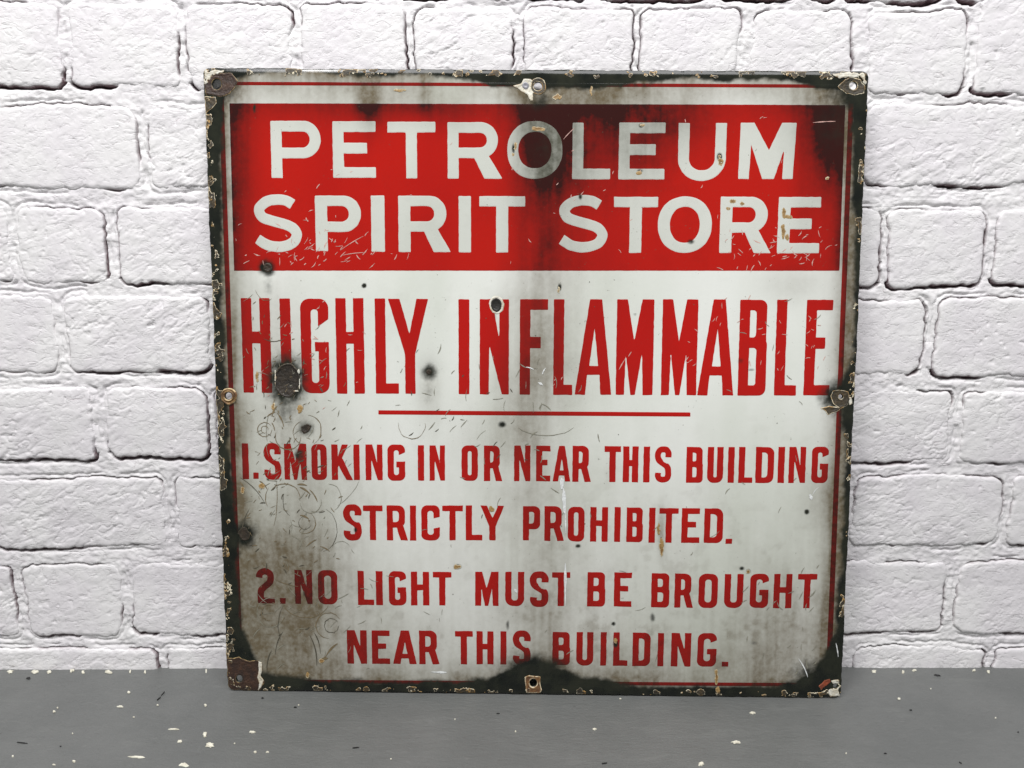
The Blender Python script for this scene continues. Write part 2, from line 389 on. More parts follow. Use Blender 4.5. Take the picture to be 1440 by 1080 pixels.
# ------------------------------------------------------------------ enamel sign
sign = empty('enamel_sign', 'square white and red enamel petroleum warning sign leaning against the brick wall', 'sign', tuple(SB))
sign.rotation_mode = 'XYZ'
sign.matrix_world = Matrix(np.block([[SR, SB[:, None]], [np.zeros((1, 3)), np.ones((1, 1))]]).tolist())
QUAD = [(283.5, 94), (1224, 99), (1184.5, 983.5), (318.8, 972.5)]
U, V = to_sign([q[0] for q in QUAD], [q[1] for q in QUAD])
V0 = min(V[2], V[3])
def bend(u, v):                     # the sheet is a little pillowed and knocked about
    px, py = sign_px(u, v); d = edge_d(px, py)
    b = .0024 * np.clip(1 - ((px - 752) / 470) ** 4, 0, 1) * np.clip(1 - ((py - 540) / 445) ** 4, 0, 1)
    b = b + (fbm(u * 5, v * 5, 201, 2) - .5) * .004 * sst(0, 120, d)
    b = b - .0009 * (1 - sst(0, 9, d)) ** 2
    for (x, y, r, a) in DENTS: b = b - a * np.exp(-((px - x) ** 2 + (py - y) ** 2) / r ** 2)
    return b
DENTS = [(403, 535, 26, .0022), (603, 524, 14, .0012), (375, 377, 14, .0012), (430, 603, 16, .001), (698, 429, 12, .0008), (756, 119, 13, .0014),
         (1202, 119, 12, .0014), (303, 117, 14, .0012), (321, 557, 10, -.0010), (1183, 558, 16, .0015), (751, 963, 13, .0014), (700, 1000, 80, 0.0)]
def seg_d(px, py, a, b):            # signed distance to the line a->b, positive on its right (y down: inside)
    dx, dy = b[0] - a[0], b[1] - a[1]; L = math.hypot(dx, dy)
    return ((px - a[0]) * -dy + (py - a[1]) * dx) / L
def edge_d(px, py, each=False):
    ds = [seg_d(px, py, QUAD[i], QUAD[(i + 1) % 4]) for i in range(4)]
    return ds if each else np.minimum(np.minimum(ds[0], ds[1]), np.minimum(ds[2], ds[3]))
def blob(px, py, x, y, rx, ry, p=2.0):
    r = np.sqrt(((px - x) / rx) ** 2 + ((py - y) / ry) ** 2); return np.exp(-r ** p)
def tent(x, pts):
    return np.interp(x, [p[0] for p in pts], [p[1] for p in pts])

def soot_refl_f(px, py):                 # dark green-black border enamel, soft edged, smoke marks, and part of the painted central reflection
    dt, dr, db, dl = edge_d(px, py, True)
    n = fbm(px / 26, py / 26, 301, 3) - .5; n2 = fbm(px / 9, py / 9, 305, 3) - .5
    wt = tent(px, [(285, 30), (330, 16), (360, 8), (440, 7), (520, 11), (600, 8), (660, 17), (690, 26), (850, 27), (900, 18), (960, 12), (1020, 15), (1090, 11), (1135, 17), (1160, 27), (1222, 32)])
    wl = tent(py, [(96, 34), (180, 24), (300, 20), (450, 16), (560, 16), (640, 17), (735, 22), (755, 30), (790, 20), (880, 24), (925, 40), (975, 48)])
    wr = tent(py, [(96, 40), (140, 26), (260, 16), (400, 6), (500, 6), (545, 22), (580, 20), (620, 10), (800, 9), (880, 14), (920, 26), (960, 50), (985, 60)])
    wb = tent(px, [(320, 30), (400, 24), (450, 16), (640, 17), (690, 22), (725, 42), (748, 52), (775, 44), (820, 26), (900, 14), (1080, 17), (1120, 24), (1150, 42), (1183, 60)])
    s = 0
    for d, wd, soft in ((dt, wt, 7), (dl, wl, 9), (dr, wr, 9), (db, wb, 9)):
        s = np.maximum(s, 1 - sst(-soft, soft, d - wd + n * 8 + n2 * 6))
    for x, y, rx, ry, a in [(403, 535, 31, 40, 1.0), (403, 575, 22, 26, .45), (603, 524, 13, 14, .75), (603, 552, 10, 24, .30), (375, 377, 13, 13, .95), (377, 398, 9, 20, .35),
                            (430, 603, 14, 13, .6), (412, 618, 30, 28, .25), (421, 640, 8, 10, .85), (343, 752, 22, 22, .8), (1180, 558, 28, 27, .95), (1190, 590, 14, 26, .7),
                            (751, 945, 48, 26, .95), (1150, 950, 40, 26, .7), (300, 120, 40, 30, .8), (755, 140, 24, 18, .55), (765, 215, 26, 60, .32), (1172, 170, 34, 50, .4), (1200, 130, 40, 30, .8), (321, 557, 17, 17, .5), (695, 441, 5, 14, .4),
                            (512, 402, 3.5, 3.5, 1.2), (787, 404, 3, 6, 1.1), (706, 597, 6, 5, .9), (1012, 220, 4, 6, 1), (902, 176, 4, 3.5, 1), (900, 240, 5, 3, .8), (722, 210, 2.5, 9, .8), (643, 797, 6, 4, .9),
                            (813, 768, 4, 3, 1), (863, 878, 3, 3, 1), (1043, 799, 4, 3, 1), (1052, 803, 4, 4, .7), (918, 868, 4, 7, .8), (1135, 720, 4, 4, .9), (972, 340, 6, 4, .8), (816, 276, 3, 5, .9),
                            (357, 152, 2.5, 7, 1), (500, 745, 3, 4, .9), (714, 880, 3, 8, .7), (866, 905, 4, 7, .9), (1060, 905, 6, 4, .5), (893, 442, 3, 2, .8), (1042, 508, 5, 5, .6), (1057, 520, 6, 2, .6)]:
        s = np.maximum(s, a * blob(px, py, x, y, rx, ry, 2.6) * (1 + .8 * n2))
    return np.clip(s, 0, 1)
def film_refl_f(px, py):                 # grey-olive grime, with dark enamel reflections painted into the same mask
    dt, dr, db, dl = edge_d(px, py, True)
    n = fbm(px / 60, py / 60, 311, 4); nv = fbm(px / 22, py / 160, 317, 3)
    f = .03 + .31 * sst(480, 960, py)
    f = f + .95 * np.exp(-(np.maximum(dl - 16, 0) / 20) ** 1.4) + .2 * np.exp(-(dl / 50) ** 2) + 1.25 * np.exp(-(np.maximum(dr - 12, 0) / 17) ** 1.5) + .2 * np.exp(-(dr / 45) ** 2) + .45 * np.exp(-np.maximum(db - 20, 0) / 30) + .60 * np.exp(-(np.maximum(dt - 16, 0) / 42) ** 1.6) + .3 * np.exp(-(dt / 14) ** 2)  # edge grime, with the dark reflection falloff of the curved margins painted in
    # dark reflection painted as a band below the top hole, with some grime
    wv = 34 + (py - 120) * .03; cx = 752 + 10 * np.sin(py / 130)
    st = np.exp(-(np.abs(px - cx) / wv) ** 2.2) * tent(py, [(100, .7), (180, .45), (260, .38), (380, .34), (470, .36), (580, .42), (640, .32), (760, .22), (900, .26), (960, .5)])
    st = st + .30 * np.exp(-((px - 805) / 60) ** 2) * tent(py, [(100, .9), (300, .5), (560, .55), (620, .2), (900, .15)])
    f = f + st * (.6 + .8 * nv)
    for x, y, rx, ry, a in [(860, 165, 25, 50, .30), (1170, 190, 40, 110, .45), (960, 170, 50, 45, .25), (520, 140, 16, 45, .5), (600, 130, 12, 30, .35), (395, 560, 35, 60, .25), (430, 640, 60, 110, .35), (415, 770, 70, 90, .50), (385, 870, 95, 95, .62), (470, 900, 90, 60, .2), (370, 480, 40, 110, .15),
                            (400, 460, 45, 80, .16), (1100, 880, 70, 70, .28), (1110, 400, 45, 30, .22), (700, 620, 60, 50, .22), (603, 545, 16, 40, .4), (1000, 940, 160, 40, .15), (930, 750, 5, 35, .5), (1150, 700, 30, 50, .2), (1130, 310, 16, 60, .12),
                            (640, 160, 30, 30, .1), (330, 640, 20, 300, .2), (760, 500, 40, 70, .25), (910, 190, 35, 60, .3), (760, 215, 40, 70, .35), (830, 200, 90, 80, .35), (1175, 180, 60, 80, .4), (560, 150, 120, 22, .2), (340, 200, 25, 160, .3)]:  # spots near the middle widen the painted reflection
        f = f + a * blob(px, py, x, y, rx, ry)
    sm = sst(.56, .70, fbm(px / 14, py / 14, 331, 4))     # mottled stains
    f = f + sm * (.03 + .10 * sst(500, 950, py)) * sst(.4, .6, n)
    f = f * (.82 + .36 * fbm(px / 6, py / 110, 341, 3))     # run marks
    return np.clip(f * (.72 + .5 * n), 0, 1)
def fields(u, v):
    px, py = sign_px(u, v); return {'film_refl': film_refl_f(px, py), 'soot_refl': soot_refl_f(px, py)}

HOLES = [(303, 117, 6.5, 7.5), (756.5, 120, 6, 6), (1202, 119, 5.5, 5.5), (321, 557, 5, 5), (1184, 558, 3.2, 3.2), (750, 962, 5, 5.5), (335.5, 955.5, 4.5, 5), (1176, 966, 3.4, 3.4)]
MM = 1.0 / .00068                   # reference units per metre on the sign
def plate_f(u, v):
    px, py = sign_px(u, v)
    ds = edge_d(px, py, True)
    wob = (fbm(px / 8, py / 8, 401, 3) - .5) * 3.4
    wob = wob + (vn(px / 40, py / 40, 402) - .5) * 2
    f = ds[0]
    for d in ds[1:]:                # rounded corners
        a, b = f, d; r = 9.0
        f = np.where((a < r) & (b < r), r - np.hypot(np.maximum(r - a, 0), np.maximum(r - b, 0)), np.minimum(a, b))
    f = f + wob * .7 - .4
    for x, y, rx, ry in HOLES:
        k = np.hypot((px - x) / rx, (py - y) / ry); f = np.minimum(f, (k - 1) * min(rx, ry))
    return f / MM
def surf(u, v, h):                  # sheet coordinates -> local coordinates of the sign
    return np.stack([u, -h, v], -1)
u0, u1, v0, v1 = U.min() - .004, U.max() + .004, V.min() - .004, V.max() + .004
gu, gv, pl = iso(u0, v0, u1, v1, .0015, plate_f)
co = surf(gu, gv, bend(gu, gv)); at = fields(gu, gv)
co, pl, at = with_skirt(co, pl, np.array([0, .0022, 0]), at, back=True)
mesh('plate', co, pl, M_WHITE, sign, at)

def layer(name, F, box, step, mat, base, height, edge=.0006, extra=None):
    gu, gv, pl = iso(*box, step, F)
    if not len(pl): return None
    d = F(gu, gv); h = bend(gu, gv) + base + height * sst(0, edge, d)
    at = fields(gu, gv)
    if extra: at.update(extra(gu, gv, d))
    return mesh(name, surf(gu, gv, h), pl, mat, sign, at)
def poly_sd(X, Y, P):               # exact signed distance to a polygon (negative inside)
    P = np.asarray(P, float); d = np.full(X.shape, 1e9); ins = np.zeros(X.shape, bool)
    for i in range(len(P)):
        a, b = P[i], P[(i + 1) % len(P)]; ex, ey = b - a; wx, wy = X - a[0], Y - a[1]
        t = np.clip((wx * ex + wy * ey) / (ex * ex + ey * ey), 0, 1)
        d = np.minimum(d, (wx - t * ex) ** 2 + (wy - t * ey) ** 2)
        c = ((a[1] > Y) != (b[1] > Y)) & (X < (b[0] - a[0]) * (Y - a[1]) / (b[1] - a[1] + 1e-12) + a[0])
        ins ^= c
    return np.where(ins, -1, 1) * np.sqrt(d)
def px_poly(pts):
    u, v = to_sign([p[0] for p in pts], [p[1] for p in pts]); return np.stack([u, v], 1)
def in_holes(u, v):
    px, py = sign_px(u, v); f = np.full(u.shape, 1e3)
    for x, y, rx, ry in HOLES: f = np.minimum(f, (np.hypot((px - x) / rx, (py - y) / ry) - 1.15) * min(rx, ry))
    return f / MM
def bbox(P, m=.002): return P[:, 0].min() - m, P[:, 1].min() - m, P[:, 0].max() + m, P[:, 1].max() + m
# red panel
P = px_poly([(321.5, 144.5), (1190, 147), (1181.5, 380.7), (328.3, 380.7)])
layer('red_panel', lambda u, v: -poly_sd(u, v, P) + (vn(u * 300, v * 300, 3) - .5) * .0002, bbox(P), .0011, M_RED, .00003, .0001)
# pinstripe border, four runs, and the rule under the heading
c = [(308, 116.5), (1203, 120.5), (1165.5, 964.5), (338, 958.5)]
def off_line(a, b, wd):
    a = np.array(a, float); b = np.array(b, float); t = (b - a) / np.linalg.norm(b - a); n = np.array([-t[1], t[0]]) * wd / 2
    return [tuple(a + n), tuple(b + n), tuple(b - n), tuple(a - n)]
c2 = [(311, 150), (338, 958.5)]
for a, b, wd in (((300, 116.3), (1206, 120.5), 5), ((1199.3, 118), (1165.5, 967), 7.4), ((1169, 964.5), (335, 959), 5), ((338, 961), (309.5, 119), 7)):
    L = px_poly(off_line(a, b, wd))
    layer('border_line', (lambda L: lambda u, v: np.minimum(-poly_sd(u, v, L), in_holes(u, v)))(L), bbox(L), .0007, M_LET_R, .00003, .00009)
L = px_poly(off_line((532, 580), (971, 583), 6))
layer('dividing_line', lambda u, v: -poly_sd(u, v, L), bbox(L), .0007, M_LET_R, .00003, .00012)

# ---- lettering: every glyph is drawn in its own box (w x h, origin bottom left)
def mn(*a):
    r = a[0]
    for b in a[1:]: r = np.minimum(r, b)
    return r
def mx(*a):
    r = a[0]
    for b in a[1:]: r = np.maximum(r, b)
    return r
def bx(X, Y, x0, y0, x1, y1):
    return sdrb(X, Y, x0, y0, x1, y1, 0)
def dshape(X, Y, x0, y0, x1, y1, r): return mx(sdrb(X, Y, x0 - 1, y0, x1, y1, r), x0 - X)
def curve(X, Y, pts, w, h, t):
    P = np.array([(a * w, b * h) for a, b in pts]); Q = [P[0]]
    PP = np.vstack([2 * P[0] - P[1], P, 2 * P[-1] - P[-2]])
    for i in range(1, len(PP) - 2):
        for s in np.linspace(0, 1, 7)[1:]:
            a, b, c, d = PP[i - 1:i + 3]
            Q.append(.5 * (2 * b + (c - a) * s + (2 * a - 5 * b + 4 * c - d) * s * s + (3 * b - a - 3 * c + d) * s ** 3))
    Q = np.array(Q); d = np.full(X.shape, 1e9)
    for i in range(len(Q) - 1):
        a, b = Q[i], Q[i + 1]; e = b - a; q = np.clip(((X - a[0]) * e[0] + (Y - a[1]) * e[1]) / (e @ e), 0, 1)
        d = np.minimum(d, (X - a[0] - q * e[0]) ** 2 + (Y - a[1] - q * e[1]) ** 2)
    d = np.sqrt(d) - t / 2
    e = Q[0] - Q[1]; e /= np.linalg.norm(e); c1 = (X - Q[0][0]) * e[0] + (Y - Q[0][1]) * e[1]
    n1 = np.hypot(X - Q[0][0], Y - Q[0][1]) < t
    e = Q[-1] - Q[-2]; e /= np.linalg.norm(e); c2 = (X - Q[-1][0]) * e[0] + (Y - Q[-1][1]) * e[1]
    n2 = np.hypot(X - Q[-1][0], Y - Q[-1][1]) < t
    return np.where(n1, np.maximum(d, c1), np.where(n2, np.maximum(d, c2), d))
def fr(X, Y, w, h, pts): return poly_sd(X, Y, [(a * w, b * h) for a, b in pts])

def glyph(ch, st, X, Y, w, h, t, th):
    wide = st == 'wide'; big = st == 'big'
    if ch == 'I': return bx(X, Y, 0, 0, w, h)
    if ch == '.': return bx(X, Y, 0, 0, w, h)
    if ch == 'L': return mn(bx(X, Y, 0, 0, t, h), bx(X, Y, 0, 0, w, th))
    if ch == 'T': return mn(bx(X, Y, w / 2 - t / 2, 0, w / 2 + t / 2, h), bx(X, Y, 0, h - th, w, h))
    if ch == 'E':
        m0, m1, ml = (.43, .62, .80) if wide else ((.49, .61, .76) if big else (.45, .61, .80))
        return mn(bx(X, Y, 0, 0, t, h), bx(X, Y, 0, 0, w, th), bx(X, Y, 0, h - th, w, h), bx(X, Y, 0, m0 * h, ml * w, m1 * h))
    if ch == 'F': return mn(bx(X, Y, 0, 0, t, h), bx(X, Y, 0, h - th, w, h), bx(X, Y, 0, .49 * h, .75 * w, .61 * h))
    if ch == 'H':
        m0, m1 = (.525, .65) if big else (.45, .62)
        return mn(bx(X, Y, 0, 0, t, h), bx(X, Y, w - t, 0, w, h), bx(X, Y, 0, m0 * h, w, m1 * h))
    if ch in 'PR':
        if wide:
            bw = w if ch == 'P' else .915 * w; y0 = (.345 if ch == 'P' else .365) * h; R = (h - y0) / 2 * .98; ri = R - th
        else:
            bw = w if ch == 'P' else .87 * w; y0 = (.33 if ch == 'P' else .36) * h; R = .33 * w; ri = .14 * w
        o = dshape(X, Y, 0, y0, bw, h, R); i = dshape(X, Y, t, y0 + th, bw - t, h - th, max(ri, .0002))
        g = mn(bx(X, Y, 0, 0, t, h), mx(o, -i))
        if ch == 'R':
            leg = [(.47, .40), (.74, .42), (1, 0), (.67, 0)] if wide else [(.44, .42), (.78, .44), (1, 0), (.66, 0)]
            g = mn(g, fr(X, Y, w, h, leg))
        return g
    if ch == 'O':
        if wide:
            def el(rx, ry):
                x = X - w / 2; y = Y - h / 2; k = (np.abs(x / rx) ** 2.15 + np.abs(y / ry) ** 2.15) ** (1 / 2.15); return (k - 1) * min(rx, ry)
            return mx(el(w / 2, h / 2), -el(w / 2 - t, h / 2 - th))
        return mx(sdrb(X, Y, 0, 0, w, h, .36 * w), -sdrb(X, Y, t, th, w - t, h - th, (w / 2 - t) * .95))
    if ch == 'U':
        R = (.42 if not wide else .47) * w
        return mx(sdrb(X, Y, 0, 0, w, h + 1, R), -sdrb(X, Y, t, th, w - t, h + 1, max((w / 2 - t) * .9, .0002)), Y - h)
    if ch == 'D': return mx(dshape(X, Y, 0, 0, w, h, .36 * w), -dshape(X, Y, t, th, w - t, h - th, (w - 2 * t) * .6))
    if ch == 'B':
        m = .555 if big else .52; ww = .97 * w; r = .26 * w
        o = mn(dshape(X, Y, 0, m * h - th * .5, ww, h, r), dshape(X, Y, 0, 0, w, m * h + th * .5, r))
        cr = max((w - 2 * t) * .42, .0002)
        return mx(o, -dshape(X, Y, t, (m * h + th / 2), ww - t, h - th, cr), -dshape(X, Y, t, th, w - t, m * h - th / 2, cr))
    if ch == 'A':
        if big: o, cn, lo = [(0, 0), (.388, 1), (.716, 1), (1, 0)], [(.39, .305), (.52, .70), (.63, .305)], [(.27, -.1), (.285, 0), (.335, .21), (.67, .21), (.70, 0), (.715, -.1)]
        else: o, cn, lo = [(0, 0), (.34, 1), (.68, 1), (1, 0)], [(.40, .31), (.51, .66), (.61, .31)], [(.29, -.1), (.31, 0), (.355, .165), (.655, .165), (.69, 0), (.71, -.1)]
        return mx(fr(X, Y, w, h, o), -fr(X, Y, w, h, cn), -fr(X, Y, w, h, lo))
    if ch == 'N': return fr(X, Y, w, h, [(0, 0), (0, 1), (.40, 1), (.67, .50), (.67, 1), (1, 1), (1, 0), (.70, 0), (.335, .60), (.335, 0)] if not big else
                            [(0, 0), (0, 1), (.42, 1), (.67, .58), (.67, 1), (1, 1), (1, 0), (.76, 0), (.33, .52), (.31, 0)])
    if ch == 'M':
        if wide: p = [(0, 0), (.015, 1), (.255, 1), (.53, .515), (.745, 1), (1, 1), (.97, 0), (.785, 0), (.80, .54), (.635, 0), (.43, 0), (.21, .62), (.19, 0)]
        elif big: p = [(0, 0), (0, 1), (.29, 1), (.48, .565), (.68, 1), (1, 1), (1, 0), (.73, 0), (.695, .45), (.525, 0), (.40, 0), (.255, .45), (.23, 0)]
        else: p = [(0, 0), (0, 1), (.30, 1), (.49, .52), (.69, 1), (1, 1), (1, 0), (.76, 0), (.72, .50), (.56, 0), (.42, 0), (.27, .50), (.25, 0)]
        return fr(X, Y, w, h, p)
    if ch == 'Y': return fr(X, Y, w, h, [(0, 1), (.29, 1), (.525, .635), (.71, 1), (1, 1), (.665, .42), (.665, 0), (.41, 0), (.41, .42)] if big else
                            [(0, 1), (.27, 1), (.51, .64), (.74, 1), (1, 1), (.64, .40), (.64, 0), (.37, 0), (.37, .40)])
    if ch == 'K': return mn(bx(X, Y, 0, 0, t, h), fr(X, Y, w, h, [(.50, 1), (.80, 1), (.25, .28), (.25, .56)]), fr(X, Y, w, h, [(.32, .42), (.52, .62), (1, 0), (.69, 0)]))
    if ch in 'GC':
        o = mx(sdrb(X, Y, 0, 0, w, h, .33 * w), -sdrb(X, Y, t, th, w - t, h - th, max((w / 2 - t) * .95, .0002)))
        if ch == 'C': cut = [(.45, .33), (.62, .33), (1.3, .42), (1.3, .71), (.62, .62), (.45, .62)]
        else: cut = [(.45, .5), (1.3, .5), (1.3, .86), (1.0, .785), (.60, .705), (.45, .68)]
        g = mx(o, -fr(X, Y, w, h, cut))
        if ch == 'G':
            b0, b1 = (.445, .545) if big else (.37, .535)
            g = mn(g, bx(X, Y, .50 * w, b0 * h, w, b1 * h), bx(X, Y, w - t, .3 * h, w, b1 * h))
        return g
    if ch == 'S':
        if wide: return curve(X, Y, [(.81, .828), (.68, .895), (.50, .912), (.30, .875), (.165, .77), (.165, .68), (.23, .60), (.38, .55), (.58, .50), (.77, .44), (.872, .34), (.865, .25), (.79, .16), (.64, .105), (.47, .092), (.28, .13), (.105, .228)], w, h, .182 * h)
        return curve(X, Y, [(.80, .70), (.80, .82), (.68, .905), (.5, .92), (.31, .90), (.20, .81), (.20, .70), (.28, .61), (.50, .53), (.73, .44), (.80, .34), (.80, .19), (.70, .10), (.5, .082), (.31, .10), (.21, .18), (.22, .27)], w, h, .36 * w)
    if ch == '2': return mn(curve(X, Y, [(.18, .74), (.24, .86), (.5, .92), (.76, .86), (.81, .72), (.74, .60), (.5, .49), (.28, .38), (.235, .25), (.235, .06)], w, h, .36 * w),
                            bx(X, Y, .06 * w, 0, w, .165 * h))
LINES = [
 ('wide', 15.5, 15.0, [('P', 380.6, 451, 169.5, 250), ('E', 467.8, 528.3, 170.3, 250), ('T', 545, 612.2, 171, 251), ('R', 629.4, 706.7, 171.7, 251.4), ('O', 713.3, 791, 170, 251.5),
    ('L', 805, 858.6, 172.2, 252), ('E', 870.3, 935.3, 172, 252.2), ('U', 953.9, 1021.4, 172.8, 253.9), ('M', 1039.7, 1119.4, 172.2, 251.5)]),
 ('wide', 17.0, 14.5, [('S', 353.4, 425.6, 273.3, 354.3), ('P', 443.3, 507.8, 275, 353), ('I', 522, 541, 275, 354), ('R', 560.3, 634, 275.3, 354.5), ('I', 645, 662.2, 275.8, 354.7), ('T', 674, 738.3, 275.8, 355),
    ('S', 782.2, 856.4, 274.4, 355), ('T', 863, 925, 276.7, 355.5), ('O', 925.3, 1001.4, 276, 355.5), ('R', 1013, 1086, 276.4, 355.8), ('E', 1094.7, 1154.2, 276.7, 356)]),
 ('big', 14.7, 14.8, [('H', 339.8, 380.4, 419.2, 552.5), ('I', 394.2, 409.2, 419.8, 553), ('G', 423, 462.5, 420, 553), ('H', 472.5, 512, 419.2, 553.8), ('L', 527.7, 560.2, 419.8, 553.8), ('Y', 546.3, 602.5, 420.2, 553.8),
    ('I', 644.8, 660, 420.8, 554.4), ('N', 674.6, 715.6, 420.8, 554.8), ('F', 731, 770.4, 420.8, 555.2), ('L', 778.4, 805.4, 420.8, 555.5), ('A', 808.8, 860.8, 420.8, 555.3), ('M', 866.9, 919.2, 420.8, 555.6),
    ('M', 931, 981, 420.9, 555.9), ('A', 982.3, 1033.8, 421, 556.3), ('B', 1039.6, 1079, 421.5, 556.7), ('L', 1091.3, 1122.5, 421.4, 556.5), ('E', 1133, 1170, 421.5, 556.3)]),
 ('small', 8.9, 8.0, [('I', 339.9, 349.3, 623.6, 674.2), ('.', 355.7, 363.6, 664.8, 673.8), ('S', 370.4, 395.5, 623.6, 674.6), ('M', 399.6, 431.3, 624, 674.7), ('O', 438, 459.7, 624.4, 675), ('K', 466.3, 495.9, 625, 675),
    ('I', 497.2, 505.8, 625, 675.2), ('N', 514, 538, 625, 675.4), ('G', 544.9, 569.7, 625.2, 676.1), ('I', 587.6, 596.4, 626, 676), ('N', 603.9, 625.7, 626.3, 676.1), ('O', 649, 672, 626.3, 676.4), ('R', 680.5, 706.2, 626.5, 676.6),
    ('N', 722.9, 745.8, 626.5, 677), ('E', 753.8, 774, 626.8, 677), ('A', 777.5, 802.2, 627, 677.2), ('R', 805, 831.4, 627, 677.7), ('T', 850, 872.8, 627.5, 678), ('H', 876, 897.7, 627.7, 678.2), ('I', 904.7, 913.7, 627.9, 678.2),
    ('S', 920.4, 944.3, 627.9, 678.4), ('B', 965, 988.5, 628.5, 679), ('U', 994.7, 1017, 628.5, 679), ('I', 1023.5, 1032.6, 628.5, 679), ('L', 1038.6, 1058.5, 628.5, 679), ('D', 1062.5, 1088.2, 628.5, 679.2), ('I', 1093.9, 1103.2, 628.5, 679.2),
    ('N', 1109.2, 1133.3, 628.5, 679.3), ('G', 1141.7, 1165.4, 628.5, 679.6)]),
 ('small', 8.7, 8.0, [('S', 482.4, 508.9, 709.7, 759.7), ('T', 510.8, 538, 710.7, 759.5), ('R', 543.9, 573.4, 710.7, 759.8), ('I', 576.5, 585.1, 711, 760), ('C', 592.5, 618.5, 710.5, 760), ('T', 621.8, 651, 711, 760), ('L', 655, 678.2, 711, 760),
    ('Y', 675.8, 708.9, 711.2, 760), ('P', 735.3, 759.6, 712, 760.3), ('R', 765.5, 793.5, 712, 761), ('O', 798.5, 821.9, 712.7, 761.7), ('H', 830, 855, 713, 762), ('I', 863.9, 872.6, 713, 762.2), ('B', 881, 904, 713.5, 762.5),
    ('I', 912.5, 921.3, 714, 763), ('T', 926.8, 953.9, 714.4, 763.2), ('E', 958.3, 983.8, 714.6, 763.2), ('D', 990, 1016.5, 714.8, 763.4), ('.', 1020, 1029.3, 757.4, 764.6)]),
 ('small', 8.9, 8.0, [('2', 359.7, 385.4, 800, 849), ('.', 393.2, 401.3, 841.5, 849.7), ('N', 414.2, 438.9, 801.7, 849.9), ('O', 447, 474.4, 801.7, 850.2), ('L', 503.2, 526, 802.8, 850.9), ('I', 528.6, 538.2, 803, 851), ('G', 546.8, 571.3, 803.2, 851.4),
    ('H', 577.9, 603.6, 803.8, 851.4), ('T', 608.8, 635, 804.2, 851.6), ('M', 668.2, 701, 804, 852.2), ('U', 710.4, 737.2, 804.2, 852.7), ('S', 744.6, 771.7, 804.6, 853.2), ('T', 776, 801.8, 805, 852.8), ('B', 826, 851.4, 805, 853.4),
    ('E', 863.6, 888.5, 805.4, 853.6), ('B', 916, 941.5, 806, 854.4), ('R', 948.5, 975.2, 806.4, 854.7), ('O', 982.2, 1009.2, 806.5, 854.8), ('U', 1018.5, 1045, 806.9, 855), ('G', 1054.5, 1080.7, 806.7, 855.1), ('H', 1088, 1114, 807.2, 855.7),
    ('T', 1121.8, 1149.2, 807.5, 855.9)]),
 ('small', 8.9, 8.0, [('N', 487.7, 515.7, 886.4, 934.3), ('E', 522.7, 548, 886.7, 934.5), ('A', 552.2, 585.7, 887, 934.7), ('R', 589.2, 618, 887.2, 934.9), ('T', 639.6, 664.7, 887.8, 935.2), ('H', 670, 694, 888, 935.2), ('I', 703.6, 712.2, 888.2, 935.3),
    ('S', 720.7, 746.6, 887.8, 935.8), ('B', 776.9, 801.8, 889.2, 936.2), ('U', 810.6, 834.5, 889.4, 936.8), ('I', 844.6, 853, 889.6, 936.9), ('L', 862.5, 882.9, 889.8, 937.2), ('D', 889.7, 914.9, 890.2, 937.6), ('I', 925, 933.6, 890.5, 938),
    ('N', 944, 972, 890.5, 938.2), ('G', 981, 1008, 890.6, 938.4), ('.', 1015.4, 1024.7, 931.4, 938.4)])]
for li, (st, t_px, th_px, glyphs) in enumerate(LINES):
    onred = st == 'wide'
    for gi, (ch, x0, x1, y0, y1) in enumerate(glyphs):
        ym, xm = (y0 + y1) / 2, (x0 + x1) / 2
        ua = float(to_sign(x0, ym)[0]); ub = float(to_sign(x1, ym)[0]); va = float(to_sign(xm, y1)[1]); vb = float(to_sign(xm, y0)[1])
        w_, h_ = ub - ua, vb - va; kx = w_ / (x1 - x0); ky = h_ / (y1 - y0); sd = li * 40 + gi
        def F(u, v, ch=ch, ua=ua, va=va, w_=w_, h_=h_, kx=kx, ky=ky, sd=sd):
            wob = (vn(u * 260, v * 260, sd) - .5) * .00035      # hand-cut stencil edges
            return wob - glyph(ch, st, u - ua, v - va, w_, h_, t_px * kx, th_px * ky) - (vn(u * 1500, v * 1500, 5) - .5) * .0001
        layer('letter', F, (ua - .0015, va - .0015, ub + .0015, vb + .0015), .0007 if st != 'small' else .0005,
              M_LET_W if onred else M_LET_R, .00014 if onred else .00003, .0001 if onred else .00011)

# ---- chips, rust and scars
def patch(name, pts=None, ell=None, mat=M_RUST, rough=2.0, step=.0004, base=.00028, height=.0003, seed=1, freq=7, skip_hole=True):
    """irregular scar given by an outline (reference units) or an ellipse, roughened by noise"""
    if ell: pts = [(ell[0] + ell[2] * math.cos(a), ell[1] + ell[3] * math.sin(a)) for a in np.linspace(0, 2 * math.pi, 25)[:-1]]
    P = px_poly(pts)
    def F(u, v):
        px, py = sign_px(u, v)
        f = -poly_sd(u, v, P) + (fbm(px / freq, py / freq, 500 + seed, 4) - .5) * 2 * rough / MM
        if skip_hole: f = np.minimum(f, in_holes(u, v) + .0004)
        return np.minimum(f, plate_f(u, v) - .0003)
    gu, gv, pl = iso(*bbox(P, (rough + 2) / MM), step, F)
    if not len(pl): return None
    d = F(gu, gv); h = bend(gu, gv) + base + height * sst(0, .0008, d) - height * 1.2 * sst(.0008, .003, d)
    h = np.maximum(h, bend(gu, gv) + base)
    h = h + (fbm(gu * 500, gv * 500, seed, 3) - .4) * .00045 * sst(0, .0015, d)
    return mesh(name, surf(gu, gv, h), pl, mat, sign, {'chip': d * 1000, 'film_refl': d * 0, 'soot_refl': d * 0})
